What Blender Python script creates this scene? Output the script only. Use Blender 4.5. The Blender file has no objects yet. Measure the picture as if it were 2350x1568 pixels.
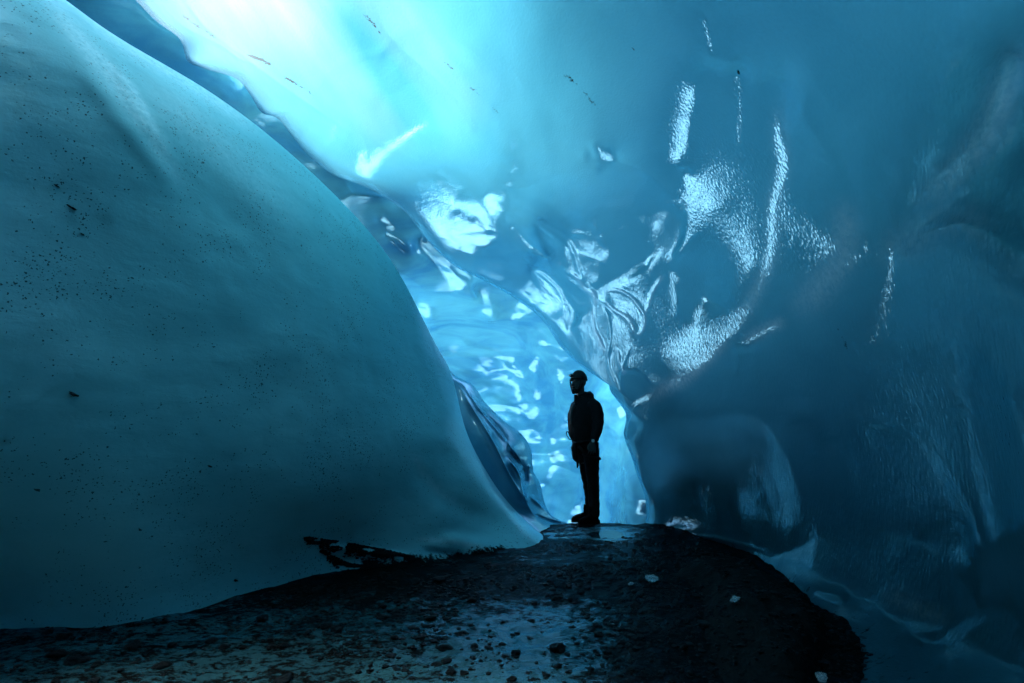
import bpy, bmesh, math, random
import numpy as np
from mathutils import Vector, Matrix, noise as mnoise
random.seed(7); rng = np.random.default_rng(7)
C = bpy.context.scene.collection
S = bpy.context.scene

# ------------------------------------------------------------------ camera, sky, sun, exposure
PITCH = math.radians(8.0); CAM = np.array([0.0, 0.0, 1.2]); F = 1306.0
cd = bpy.data.cameras.new('camera'); cam = bpy.data.objects.new('camera', cd); C.objects.link(cam)
cd.sensor_width = 36.0; cd.lens = 20.0; cd.clip_end = 6000; cd.clip_start = 0.02
cam.location = CAM; cam.rotation_euler = (math.pi/2 + PITCH, 0, 0); S.camera = cam
SUN_EL = math.radians(65); SUN_AZ = math.radians(-80)      # azimuth measured from +Y towards +X
W = bpy.data.worlds.new('World'); S.world = W; W.use_nodes = True
wn = W.node_tree.nodes; wl = W.node_tree.links; wn.clear()
sky = wn.new('ShaderNodeTexSky'); sky.sky_type = 'NISHITA'; sky.sun_disc = False
sky.sun_elevation = SUN_EL; sky.sun_rotation = SUN_AZ
bg = wn.new('ShaderNodeBackground'); bg.inputs['Strength'].default_value = 0.12
wo = wn.new('ShaderNodeOutputWorld'); wl.new(sky.outputs[0], bg.inputs[0]); wl.new(bg.outputs[0], wo.inputs[0])
sd = bpy.data.lights.new('sun', 'SUN'); sd.energy = 2.4; sd.angle = math.radians(30); sd.color = (1.0, 0.98, 0.95)
so = bpy.data.objects.new('sun', sd); C.objects.link(so)
sv = Vector((math.sin(SUN_AZ)*math.cos(SUN_EL), math.cos(SUN_AZ)*math.cos(SUN_EL), math.sin(SUN_EL)))
so.rotation_euler = sv.to_track_quat('Z', 'Y').to_euler(); so.location = (-6, 8, 14)
S.view_settings.view_transform = 'Standard'; S.view_settings.look = 'None'
S.view_settings.gamma = 1.0; S.view_settings.exposure = 4.12
S.cycles.max_bounces = 7; S.cycles.diffuse_bounces = 5; S.cycles.glossy_bounces = 3; S.cycles.transmission_bounces = 5
S.cycles.sample_clamp_indirect = 6

# ------------------------------------------------------------------ helpers
def P3(u, v, D):
    """point seen at (u,v) of a 2350x1568 picture at camera depth D"""
    a = (np.asarray(u, float)-1175)/F; b = (784-np.asarray(v, float))/F
    c, s = math.cos(PITCH), math.sin(PITCH); D = np.asarray(D, float)
    return np.stack([CAM[0]+a*D, CAM[1]+(c-b*s)*D, CAM[2]+(s+b*c)*D], -1)
def floorD(u, v, z=0.0):
    b = (784-v)/F
    return (z-CAM[2])/(math.sin(PITCH)+b*math.cos(PITCH))
def tps(ctrl):
    p = np.array(ctrl, float); X = p[:, :2]/1000; y = p[:, 2]; n = len(X)
    def K(A, B):
        r2 = ((A[:, None, :]-B[None])**2).sum(-1); return r2*np.log(r2+1e-9)
    M = np.zeros((n+3, n+3)); M[:n, :n] = K(X, X)+np.eye(n)*0.002
    M[:n, n] = 1; M[:n, n+1:] = X; M[n, :n] = 1; M[n+1:, :n] = X.T
    w = np.linalg.solve(M, np.concatenate([y, np.zeros(3)]))
    def f(u, v):
        sh = np.shape(u); Q = np.stack([np.ravel(u), np.ravel(v)], -1)/1000
        out = np.zeros(len(Q))
        for k in range(0, len(Q), 40000):
            q = Q[k:k+40000]; out[k:k+40000] = K(q, X)@w[:n]+w[n]+q@w[n+1:]
        return out.reshape(sh)
    return f
def vnoise(p, seed=0):
    """smooth 3D value noise in [-1,1], vectorised"""
    p = np.asarray(p, float); i = np.floor(p).astype(np.int64); f = p-i; f = f*f*f*(f*(f*6-15)+10)
    def h(a, b, c):
        n = (a*374761393+b*668265263+c*2147483647+seed*1274126177) & 0xffffffff
        n = ((n ^ (n >> 13))*1274126177) & 0xffffffff; n = n ^ (n >> 16)
        return (n & 0xffff)/32767.5-1
    x, y, z = i[..., 0], i[..., 1], i[..., 2]; fx, fy, fz = f[..., 0], f[..., 1], f[..., 2]
    l = lambda a, b, t: a+(b-a)*t
    return l(l(l(h(x, y, z), h(x+1, y, z), fx), l(h(x, y+1, z), h(x+1, y+1, z), fx), fy),
             l(l(h(x, y, z+1), h(x+1, y, z+1), fx), l(h(x, y+1, z+1), h(x+1, y+1, z+1), fx), fy), fz)
def fbm(p, oct=4, seed=0):
    s = 0; a = 1; t = 0
    for k in range(oct): s = s+a*vnoise(p*2**k+k*17.3, seed+k); t += a; a *= .5
    return s/t
def scallop(p, seed=0):
    """melt scallops: hollow cells that meet in raised rims; 0 in a hollow, about 1 on a rim"""
    p = np.asarray(p, float)+.35*np.stack([vnoise(p*.7, seed+1), vnoise(p*.7, seed+2), vnoise(p*.7, seed+3)], -1); i = np.floor(p).astype(np.int64); best = np.full(p.shape[:-1], 9.0)
    for a in (-1, 0, 1):
        for b in (-1, 0, 1):
            for c in (-1, 0, 1):
                q = i+np.array([a, b, c]); n = (q[..., 0]*374761393+q[..., 1]*668265263+q[..., 2]*2147483647+seed*1274126177) & 0xffffffff; n = ((n ^ (n >> 13))*1274126177) & 0xffffffff
                o = np.stack([(n & 1023)/1023., ((n >> 10) & 1023)/1023., ((n >> 20) & 1023)/1023.], -1); best = np.minimum(best, ((q+o-p)**2).sum(-1))
    return np.clip(best, 0, 1.2)
def curve(pts, n):
    """Catmull-Rom resample of a polyline with extra channels, even in arc length of the first two"""
    p = np.array(pts, float); q = np.vstack([2*p[0]-p[1], p, 2*p[-1]-p[-2]]); out = []
    for i in range(1, len(q)-2):
        t = np.linspace(0, 1, 24, endpoint=False)[:, None]; a, b, c, d = q[i-1], q[i], q[i+1], q[i+2]
        out.append(.5*((2*b)+(-a+c)*t+(2*a-5*b+4*c-d)*t*t+(-a+3*b-3*c+d)*t**3))
    out = np.vstack(out+[p[-1:]]); s = np.concatenate([[0], np.cumsum(np.hypot(*np.diff(out[:, :2], axis=0).T))])
    t = np.linspace(0, s[-1], n); return np.stack([np.interp(t, s, out[:, k]) for k in range(out.shape[1])], -1)
def stroke(u, v, pts, w, h, prof='ridge', taper=.3):
    """height of one ridge drawn along pts=[(u,v[,w-scale])]; returns an array like u"""
    c = curve([(p[0], p[1], p[2] if len(p) > 2 else 1.0) for p in pts], max(8, len(pts)*5))
    lo = c[:, :2].min(0)-4*w*max(1, c[:, 2].max()); hi = c[:, :2].max(0)+4*w*max(1, c[:, 2].max())
    m = (u > lo[0]) & (u < hi[0]) & (v > lo[1]) & (v < hi[1]); out = np.zeros(np.shape(u))
    if not m.any(): return out
    U = u[m]; V = v[m]; best = np.full(U.shape, 1e9); ws = np.ones(U.shape); tp = np.zeros(U.shape)
    for i in range(len(c)-1):
        a = c[i]; b = c[i+1]; dx, dy = b[0]-a[0], b[1]-a[1]; L = dx*dx+dy*dy+1e-9
        t = np.clip(((U-a[0])*dx+(V-a[1])*dy)/L, 0, 1); d = np.hypot(U-a[0]-t*dx, V-a[1]-t*dy)
        s = a[2]+(b[2]-a[2])*t; dn = d/(w*np.maximum(s, .05)); k = dn < best
        best[k] = dn[k]; ws[k] = s[k]; tp[k] = (i+t[k])/(len(c)-1)
    if prof == 'ridge': g = np.exp(-best**2)
    else: g = np.exp(-(np.sqrt(best**2+.03)-.17)*1.25)*np.exp(-(best/3.2)**4)
    if taper: q = np.clip(np.minimum(tp, 1-tp)/taper, 0, 1); g = g*q*q*(3-2*q)
    out[m] = h*g*np.minimum(ws, 1.5); return out
WIN2 = np.array([-3.8, 12.6, .4])
WIN = np.array([-2.62, 9.9, 2.08])          # the low opening of the cave, far left behind the slab
def zz(pts, w, g=1.0): return ([(846+.36*p[0], 329+.36*p[1], p[2] if len(p) > 2 else 1.0) for p in pts], w, g)
def facets(Df, marks, win=WIN, cap=32, push=12.0, base_w=.03, eps=1e-4, lim=.14, h=4.0, avoid=()):
    """melt-worn facets: tilts the surface along the marks so that it faces between the camera and the
    far opening and turns the ice next to them away; least squares on the gradient of ln(depth)"""
    us = np.arange(-60, 2420, h); vs = np.arange(-60, 1640, h); U, V = np.meshgrid(us, vs); D = Df(U, V); L = np.log(D)
    x = (U-1175)/F; y = (784-V)/F; Lx = np.gradient(L, axis=1)*F/h; Ly = -np.gradient(L, axis=0)*F/h
    def nrm(a): return a/np.linalg.norm(a, axis=-1, keepdims=True)
    r = np.stack([x, y, np.ones_like(x)], -1); N0 = nrm(-np.stack([-Lx, -Ly, 1+x*Lx+y*Ly], -1))
    c, s = math.cos(PITCH), math.sin(PITCH); w_ = win-CAM; Tc = np.array([w_[0], -w_[1]*s+w_[2]*c, w_[1]*c+w_[2]*s])
    T = nrm(Tc-r*D[..., None]); Nt = nrm(T-nrm(r)); m = np.zeros_like(U)
    for pts, w, g in marks: m = np.maximum(m, stroke(U, V, pts, w, g, 'ridge', .18))
    ang = np.degrees(np.arccos(np.clip((N0*Nt).sum(-1), -1, 1)))[..., None]
    dv = N0-Nt
    for ax in (0, 1):
        for _ in range(3):
            cs = np.cumsum(np.concatenate([np.repeat(np.take(dv, [0], ax), 13, ax), dv, np.repeat(np.take(dv, [-1], ax), 12, ax)], ax), ax); n_ = dv.shape[ax]
            dv = (np.take(cs, np.arange(25, 25+n_)-1, ax)-np.take(cs, np.arange(0, n_), ax))/24.0
    dv = nrm(dv+np.stack([U*0, -.04-.5*np.clip((V-860)/120, 0, 1)*(U > 1480), U*0], -1)); Np = nrm(Nt+dv*np.radians(push)); near = np.clip((push*1.25-ang)/(push*.25), 0, 1); av = np.zeros_like(U)
    for pts, w in avoid: av = np.maximum(av, stroke(U, V, pts, w, 1.0, 'ridge', .05))
    av = np.clip(av*1.5, 0, 1)[..., None]; near = near+av*np.clip((24-ang)/6, 0, 1)*(1-near); Np = nrm(Nt+dv*np.radians(push*(1+.7*av))); Np = nrm(N0*(1-near)+Np*near)
    k = np.clip(m*2.2-.9, 0, 1)[..., None]; N = nrm(Np*(1-k)+Nt*k)
    # do not bend the surface by more than about 24 degrees
    a2 = np.degrees(np.arccos(np.clip((N0*N).sum(-1), -1, 1)))[..., None]; f = np.clip(cap/(a2+1e-3), 0, 1); N = nrm(N0*(1-f)+N*f)
    q = (N*r).sum(-1); q = np.minimum(q, -.12)
    gx = (-N[..., 0]/q-Lx)*h/F; gy = -(-N[..., 1]/q-Ly)*h/F; W_ = base_w+30*k[..., 0]+1.2*near[..., 0]*(k[..., 0] < .05)
    wx = (W_[:, 1:]+W_[:, :-1])/2; wy = (W_[1:]+W_[:-1])/2; gx = (gx[:, 1:]+gx[:, :-1])/2; gy = (gy[1:]+gy[:-1])/2
    def div(a, b):
        o = np.zeros_like(U); o[:, :-1] -= a; o[:, 1:] += a; o[:-1] -= b; o[1:] += b; return o
    A = lambda l: div(wx*np.diff(l, axis=1), wy*np.diff(l, axis=0))+eps*l
    l = np.zeros_like(U); rr = div(wx*gx, wy*gy); p = rr.copy(); rs = (rr*rr).sum()
    for _ in range(1300):
        Ap = A(p); al = rs/(p*Ap).sum(); l += al*p; rr -= al*Ap; rn = (rr*rr).sum()
        if rn < 1e-12: break
        p = rr+rn/rs*p; rs = rn
    l = lim*np.tanh(l/lim)
    for _ in range(2): l[1:-1, 1:-1] = .5*l[1:-1, 1:-1]+.125*(l[:-2, 1:-1]+l[2:, 1:-1]+l[1:-1, :-2]+l[1:-1, 2:])
    e = np.minimum(np.minimum(U-us[0], us[-1]-U), np.minimum(V-vs[0], vs[-1]-V))/50; l = l*np.clip(e, 0, 1)
    def samp(u, v):
        a = np.clip((u-us[0])/h, 0, len(us)-1.001); b = np.clip((v-vs[0])/h, 0, len(vs)-1.001); i = b.astype(int); j = a.astype(int); a = a-j; b = b-i
        return (l[i, j]*(1-a)+l[i, j+1]*a)*(1-b)+(l[i+1, j]*(1-a)+l[i+1, j+1]*a)*b
    return samp
def grid_mesh(name, P, mat, kind='structure', attrs=None, smooth=True):
    n, m = P.shape[:2]; me = bpy.data.meshes.new(name)
    idx = np.arange(n*m).reshape(n, m)
    q = np.stack([idx[:-1, :-1], idx[:-1, 1:], idx[1:, 1:], idx[1:, :-1]], -1).reshape(-1, 4)
    A = P[q[:, 0]//m, q[:, 0] % m]; nn = np.cross(P[q[:, 1]//m, q[:, 1] % m]-A, P[q[:, 3]//m, q[:, 3] % m]-A)   # faces look into the cave
    if (nn*(CAM-A)).sum() < 0: q = q[:, ::-1].copy()
    me.vertices.add(n*m); me.vertices.foreach_set('co', P.reshape(-1).astype(np.float32))
    me.loops.add(q.size); me.loops.foreach_set('vertex_index', q.reshape(-1).astype(np.int32))
    me.polygons.add(len(q)); me.polygons.foreach_set('loop_start', (np.arange(len(q))*4).astype(np.int32))
    me.polygons.foreach_set('loop_total', np.full(len(q), 4, np.int32))
    me.polygons.foreach_set('use_smooth', np.full(len(q), smooth)); me.update(calc_edges=True); me.validate()
    me.materials.append(mat); o = bpy.data.objects.new(name, me); C.objects.link(o)
    if kind: o['kind'] = kind
    return o

# ------------------------------------------------------------------ materials
def nodes(name):
    m = bpy.data.materials.new(name); m.use_nodes = True; t = m.node_tree; t.nodes.clear()
    N = lambda ty, **k: (lambda n: ([setattr(n, a, b) for a, b in k.items()], n)[1])(t.nodes.new(ty))
    return m, N, t.links.new
def set_(n, **k):
    for a, b in k.items(): n.inputs[a.replace('_', ' ')].default_value = b
    return n
def mapping(N, L, scale, rot=(0, 0, 0), src=None):
    if src is None: src = N('ShaderNodeTexCoord').outputs['Object']
    mp = N('ShaderNodeMapping'); mp.inputs['Scale'].default_value = scale; mp.inputs['Rotation'].default_value = rot
    L(src, mp.inputs[0]); return mp.outputs[0]
def noise(N, L, vec, scale, detail=4, rough=.55, dist=0):
    n = N('ShaderNodeTexNoise'); set_(n, Scale=scale, Detail=detail, Roughness=rough, Distortion=dist); L(vec, n.inputs['Vector'])
    return n.outputs['Fac']
def ramp(N, L, fac, stops):
    r = N('ShaderNodeValToRGB'); e = r.color_ramp.elements
    while len(e) < len(stops): e.new(.5)
    for k, (p, c) in enumerate(stops): e[k].position = p; e[k].color = c if len(c) == 4 else (*c, 1)
    L(fac, r.inputs[0]); return r.outputs[0]
def math_(N, L, op, a, b):
    n = N('ShaderNodeMath', operation=op)
    for k, x in enumerate((a, b)):
        if isinstance(x, (int, float)): n.inputs[k].default_value = x
        else: L(x, n.inputs[k])
    return n.outputs[0]
def mixc(N, L, fac, a, b):
    n = N('ShaderNodeMix', data_type='RGBA')
    if isinstance(fac, (int, float)): n.inputs[0].default_value = fac
    else: L(fac, n.inputs[0])
    for k, x in ((6, a), (7, b)):
        if isinstance(x, tuple): n.inputs[k].default_value = (*x, 1)
        else: L(x, n.inputs[k])
    return n.outputs[2]
def dirt_mask(N, L, amount=.5, stretch=(1, 1, 1)):
    """black grit frozen into the ice: clusters of small angular specks"""
    co = mapping(N, L, stretch); out = None
    for sc, th in ((70, .16), (27, .085), (8, .036)):
        vo = N('ShaderNodeTexVoronoi'); vo.inputs['Scale'].default_value = sc; vo.inputs['Randomness'].default_value = 1
        d = N('ShaderNodeVectorMath', operation='ADD'); nz = N('ShaderNodeTexNoise'); set_(nz, Scale=sc*2.0, Detail=2)
        L(co, nz.inputs['Vector']); vm = N('ShaderNodeVectorMath', operation='SCALE'); L(nz.outputs['Color'], vm.inputs[0]); vm.inputs['Scale'].default_value = 1.1/sc
        L(co, d.inputs[0]); L(vm.outputs[0], d.inputs[1]); L(d.outputs[0], vo.inputs['Vector'])
        sep = N('ShaderNodeSeparateColor'); L(vo.outputs['Color'], sep.inputs[0])
        cl = noise(N, L, co, 2.6 if sc > 20 else 1.3, 6, .7)
        keep = math_(N, L, 'GREATER_THAN', math_(N, L, 'ADD', math_(N, L, 'MULTIPLY', cl, 2.0), math_(N, L, 'MULTIPLY', sep.outputs[0], .4)), 2.02-amount*.7)
        size = math_(N, L, 'MULTIPLY', math_(N, L, 'ADD', sep.outputs[1], .25), th*1.9)
        k = math_(N, L, 'MULTIPLY', math_(N, L, 'LESS_THAN', vo.outputs['Distance'], size), keep)
        out = k if out is None else math_(N, L, 'MAXIMUM', out, k)
    return out
def ice(name, col, col2, trans, rough=.18, dirt=0, bump=.25, bscale=14, stretch=(1, 1, 1), spark=0, tcol=None, stretch_d=(1, 1, 1), spec=1.0, bdist=.02, dk=1.0, silt=False, thin=False, ior=1.38, pale_sheen=False):
    m, N, L = nodes(name)
    co = mapping(N, L, stretch)
    n1 = noise(N, L, co, 1.3, 6, .6, .6); n2 = noise(N, L, mapping(N, L, (1, 1, 1)), 60, 3, .7)
    c = mixc(N, L, ramp(N, L, n1, [(.35, (0, 0, 0)), (.68, (1, 1, 1))]), col, col2)
    c = mixc(N, L, math_(N, L, 'MULTIPLY', n2, .22), c, tuple(x*.55 for x in col))
    if dirt:
        dm = dirt_mask(N, L, dirt, stretch_d); c = mixc(N, L, math_(N, L, 'MULTIPLY', dm, .85), c, (.006, .012, .013))
    if pale_sheen:                                  # pale streaks: sheen and highlights painted into the ice colour
        at = N('ShaderNodeAttribute', attribute_name='pale_sheen'); fn = noise(N, L, mapping(N, L, (1, 1, 1)), 26, 5, .7, .5)
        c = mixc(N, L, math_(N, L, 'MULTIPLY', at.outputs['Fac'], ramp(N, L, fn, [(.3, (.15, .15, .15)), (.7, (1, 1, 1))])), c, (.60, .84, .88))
    if silt:                                   # black silt lying on the floor, thick where the attribute is high
        at = N('ShaderNodeAttribute', attribute_name='silt'); sn = noise(N, L, mapping(N, L, (.75, 1.25, 1)), 7, 7, .68, .4); sf = noise(N, L, mapping(N, L, (.8, 1.2, 1)), 30, 4, .7)
        sv_ = math_(N, L, 'ADD', at.outputs['Fac'], math_(N, L, 'ADD', math_(N, L, 'MULTIPLY', sn, 1.1), math_(N, L, 'MULTIPLY', sf, .95)))
        sm = ramp(N, L, sv_, [(.0, (0, 0, 0)), (1, (1, 1, 1))]); rr = N('ShaderNodeMapRange'); L(sv_, rr.inputs[0]); set_(rr, **{'From Min': 1.34, 'From Max': 1.50}); sm = rr.outputs[0]
        c = mixc(N, L, sm, c, (.004, .005, .005))
    b1 = noise(N, L, co, bscale, 5, .55, .3); b2 = noise(N, L, mapping(N, L, (1, 1, 1)), bscale*7, 3, .6)
    hgt = math_(N, L, 'ADD', b1, math_(N, L, 'MULTIPLY', b2, .12))
    if spark:
        vo = N('ShaderNodeTexVoronoi', feature='SMOOTH_F1'); vo.inputs['Scale'].default_value = 52
        L(mapping(N, L, (1.3, 1.1, .42), (.25, .3, 0)), vo.inputs['Vector']); hgt = math_(N, L, 'ADD', hgt, math_(N, L, 'MULTIPLY', vo.outputs['Distance'], spark))
    bp = N('ShaderNodeBump'); set_(bp, Strength=bump, Distance=bdist); L(hgt, bp.inputs['Height'])
    df = N('ShaderNodeBsdfDiffuse'); L(mixc(N, L, 1-dk, c, (0.0, 0.0, 0.0)), df.inputs['Color']); L(bp.outputs[0], df.inputs['Normal'])
    tr = N('ShaderNodeBsdfTranslucent'); L(c, tr.inputs['Color'])
    if tcol: tr.inputs['Color'].default_value = (*tcol, 1)
    if tcol and tr.inputs['Color'].links:
        t = m.node_tree; t.links.remove(tr.inputs['Color'].links[0])
        L(mixc(N, L, .75, c, tcol), tr.inputs['Color'])
    if thin:                                  # thin ice lets more red through; the ribs' glow is whitened in too
        at = N('ShaderNodeAttribute', attribute_name='thin'); L(mixc(N, L, at.outputs['Fac'], c, (.62, .80, .84)), tr.inputs['Color'])
    L(bp.outputs[0], tr.inputs['Normal'])
    mx = N('ShaderNodeMixShader'); mx.inputs[0].default_value = trans; L(df.outputs[0], mx.inputs[1]); L(tr.outputs[0], mx.inputs[2])
    gl = N('ShaderNodeBsdfGlossy'); gl.inputs['Color'].default_value = (.45, .87, 1, 1); gl.inputs['Roughness'].default_value = rough; L(bp.outputs[0], gl.inputs['Normal'])
    fr = N('ShaderNodeFresnel'); fr.inputs['IOR'].default_value = ior; L(bp.outputs[0], fr.inputs['Normal'])
    g2 = N('ShaderNodeMixShader'); L(math_(N, L, 'MULTIPLY', fr.outputs[0], math_(N, L, 'SUBTRACT', 1.0, math_(N, L, 'MULTIPLY', sm, .85)) if silt else spec), g2.inputs[0]); L(mx.outputs[0], g2.inputs[1]); L(gl.outputs[0], g2.inputs[2])
    out = N('ShaderNodeOutputMaterial'); L(g2.outputs[0], out.inputs[0]); return m
ICE = (.070, .375, .49); ICE2 = (.09, .43, .55)
M_left = ice('grey_blue_ice', (.175, .48, .54), (.23, .55, .60), .0, .34, silt=True, pale_sheen=True, dirt=.98, bump=.35, bscale=6, stretch=(.6, .6, 1.2))
M_ceil = ice('clear_blue_ice', ICE, ICE2,  .19, .10, dirt=0, bump=.24, bscale=5, stretch=(1, .5, 1), spark=.30, dk=.16, silt=True, pale_sheen=True, thin=True)
M_far = ice('bright_far_ice', (.045, .30, .54), (.12, .56, .70), .03, .13, ior=1.5, dk=.3, bump=.3, bscale=5, stretch=(.5, 1, 1.6))
def simple(name, col, rough=.8, bump=0, bs=20, spec=.5, col2=None, nscale=5):
    m, N, L = nodes(name); p = N('ShaderNodeBsdfPrincipled'); set_(p, Roughness=rough); p.inputs['Specular IOR Level'].default_value = spec
    co = mapping(N, L, (1, 1, 1)); c = mixc(N, L, noise(N, L, co, nscale, 5, .6), col, col2 or tuple(x*.6 for x in col)); L(c, p.inputs['Base Color'])
    if bump:
        b = N('ShaderNodeBump'); set_(b, Strength=bump, Distance=.02); L(noise(N, L, co, bs, 5, .6), b.inputs['Height']); L(b.outputs[0], p.inputs['Normal'])
    o = N('ShaderNodeOutputMaterial'); L(p.outputs[0], o.inputs[0]); return m
M_mass = simple('blocker_ice', (.16, .30, .36), .8, .3, 3, .3, (.12, .24, .30), 1)
M_block = simple('dark_blocker', (.02, .025, .025), .9, .5, 5)
M_snow = simple('packed_snow', (.78, .90, .95), .7, .3, 3, .3, (.72, .86, .92), 1)

# ------------------------------------------------------------------ glacier blocks added to shape the light, and the snow outside
def boxes_mesh(name, bs, mat, kind='structure'):
    bm = bmesh.new()
    for x0, x1, y0, y1, z0, z1 in bs:
        r = bmesh.ops.create_cube(bm, size=1)
        for v in r['verts']:
            v.co = Vector(((x0+x1)/2+v.co.x*(x1-x0), (y0+y1)/2+v.co.y*(y1-y0), (z0+z1)/2+v.co.z*(z1-z0)))
    me = bpy.data.meshes.new(name); bm.to_mesh(me); bm.free(); me.materials.append(mat)
    o = bpy.data.objects.new(name, me); C.objects.link(o)
    if kind: o['kind'] = kind
    return o
boxes_mesh('glacier_blockers', [(-9, -4.6, -5, 9.79, -1.8, 6.9), (4.2, 9, -5, 9, -1, 8), (-4.59, 4.19, -5, -3.5, -1, 8),
                       (-4.59, 4.19, -3.49, 1.2, 5.6, 8), (-1.1, 1.6, 1.61, 10.5, 6.5, 8), (-3.4, -1.11, 6.6, 10.5, 6.5, 8), (3.0, 4.19, 7.0, 9, -1, 6.2), (2.75, 4.19, -3.49, 6.99, -1, 2.3)], M_mass)  # unseen blocks added to shade the ice sheets from outside
# unseen ice frame added to narrow the daylight opening that the ice reflects
def make_opening():
    cx, cz = WIN[0]-.0, 2.05; n = 220; m = 40; a = np.linspace(0, 2*math.pi, n)
    out = np.array([(-.35, -1.9), (-.48, 0), (-.97, 1.05), (-1.17, 1.85), (-1.44, 2.2), (-1.50, 2.6), (-1.85, 3.45), (-2.5, 3.75), (-3.4, 4.7), (-9, 5.5), (-9, -1.9), (-5, -1.9), (-3, -1.9), (-.35, -1.9)])
    d = np.concatenate([out[:-1]+(out[1:]-out[:-1])*k for k in np.linspace(0, 1, 60, endpoint=False)]); an = np.arctan2(d[:, 1]-cz, d[:, 0]-cx) % (2*math.pi); o = np.argsort(an)
    R_ = np.interp(a, an[o], np.hypot(d[:, 0]-cx, d[:, 1]-cz)[o], period=2*math.pi)
    r0 = (np.abs(np.cos(a)/.67)**3+np.abs(np.sin(a)/.93)**3)**(-1/3); r0 = r0*(1+.06*np.sin(3*a+1)+.04*np.sin(7*a)); R_ = np.maximum(R_, r0+.05)
    t = np.linspace(0, 1, m)[None, :]**1.3; r = r0[:, None]*(1-t)+R_[:, None]*t; X = cx+r*np.cos(a)[:, None]; Z = cz+r*np.sin(a)[:, None]
    Y = 9.9+.18*fbm(np.stack([X, Z, X*0], -1)*1.3, 4, 95)-.10*np.exp(-((r-r0[:, None])/.12)); Y[-1] = Y[0]
    o = grid_mesh('opening_blocker', np.stack([X, Y, Z], -1), M_mass); sm = o.modifiers.new('thickness', 'SOLIDIFY'); sm.thickness = .16; sm.offset = 0
make_opening()
g = 2800; grid_mesh('snow_ground', np.array([[[-g, -g, -1.7], [g, -g, -1.7]], [[-g, g, -1.7], [g, g, -1.7]]], float), M_snow)

# unseen snow slopes added to hide the warm horizon from the reflections
def make_horizon_screen():
    a = np.radians(np.linspace(-110, 70, 260)); r = np.linspace(180, 420, 24); A_, R_ = np.meshgrid(a, r); t = (R_-180)/240
    X = np.sin(A_)*R_; Y = np.cos(A_)*R_; Z = -2+95*t**1.2+14*t*fbm(np.stack([X/60, Y/60, X*0], -1), 4, 99)
    grid_mesh('horizon_screen', np.stack([X, Y, Z], -1), M_snow)
make_horizon_screen()

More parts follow.
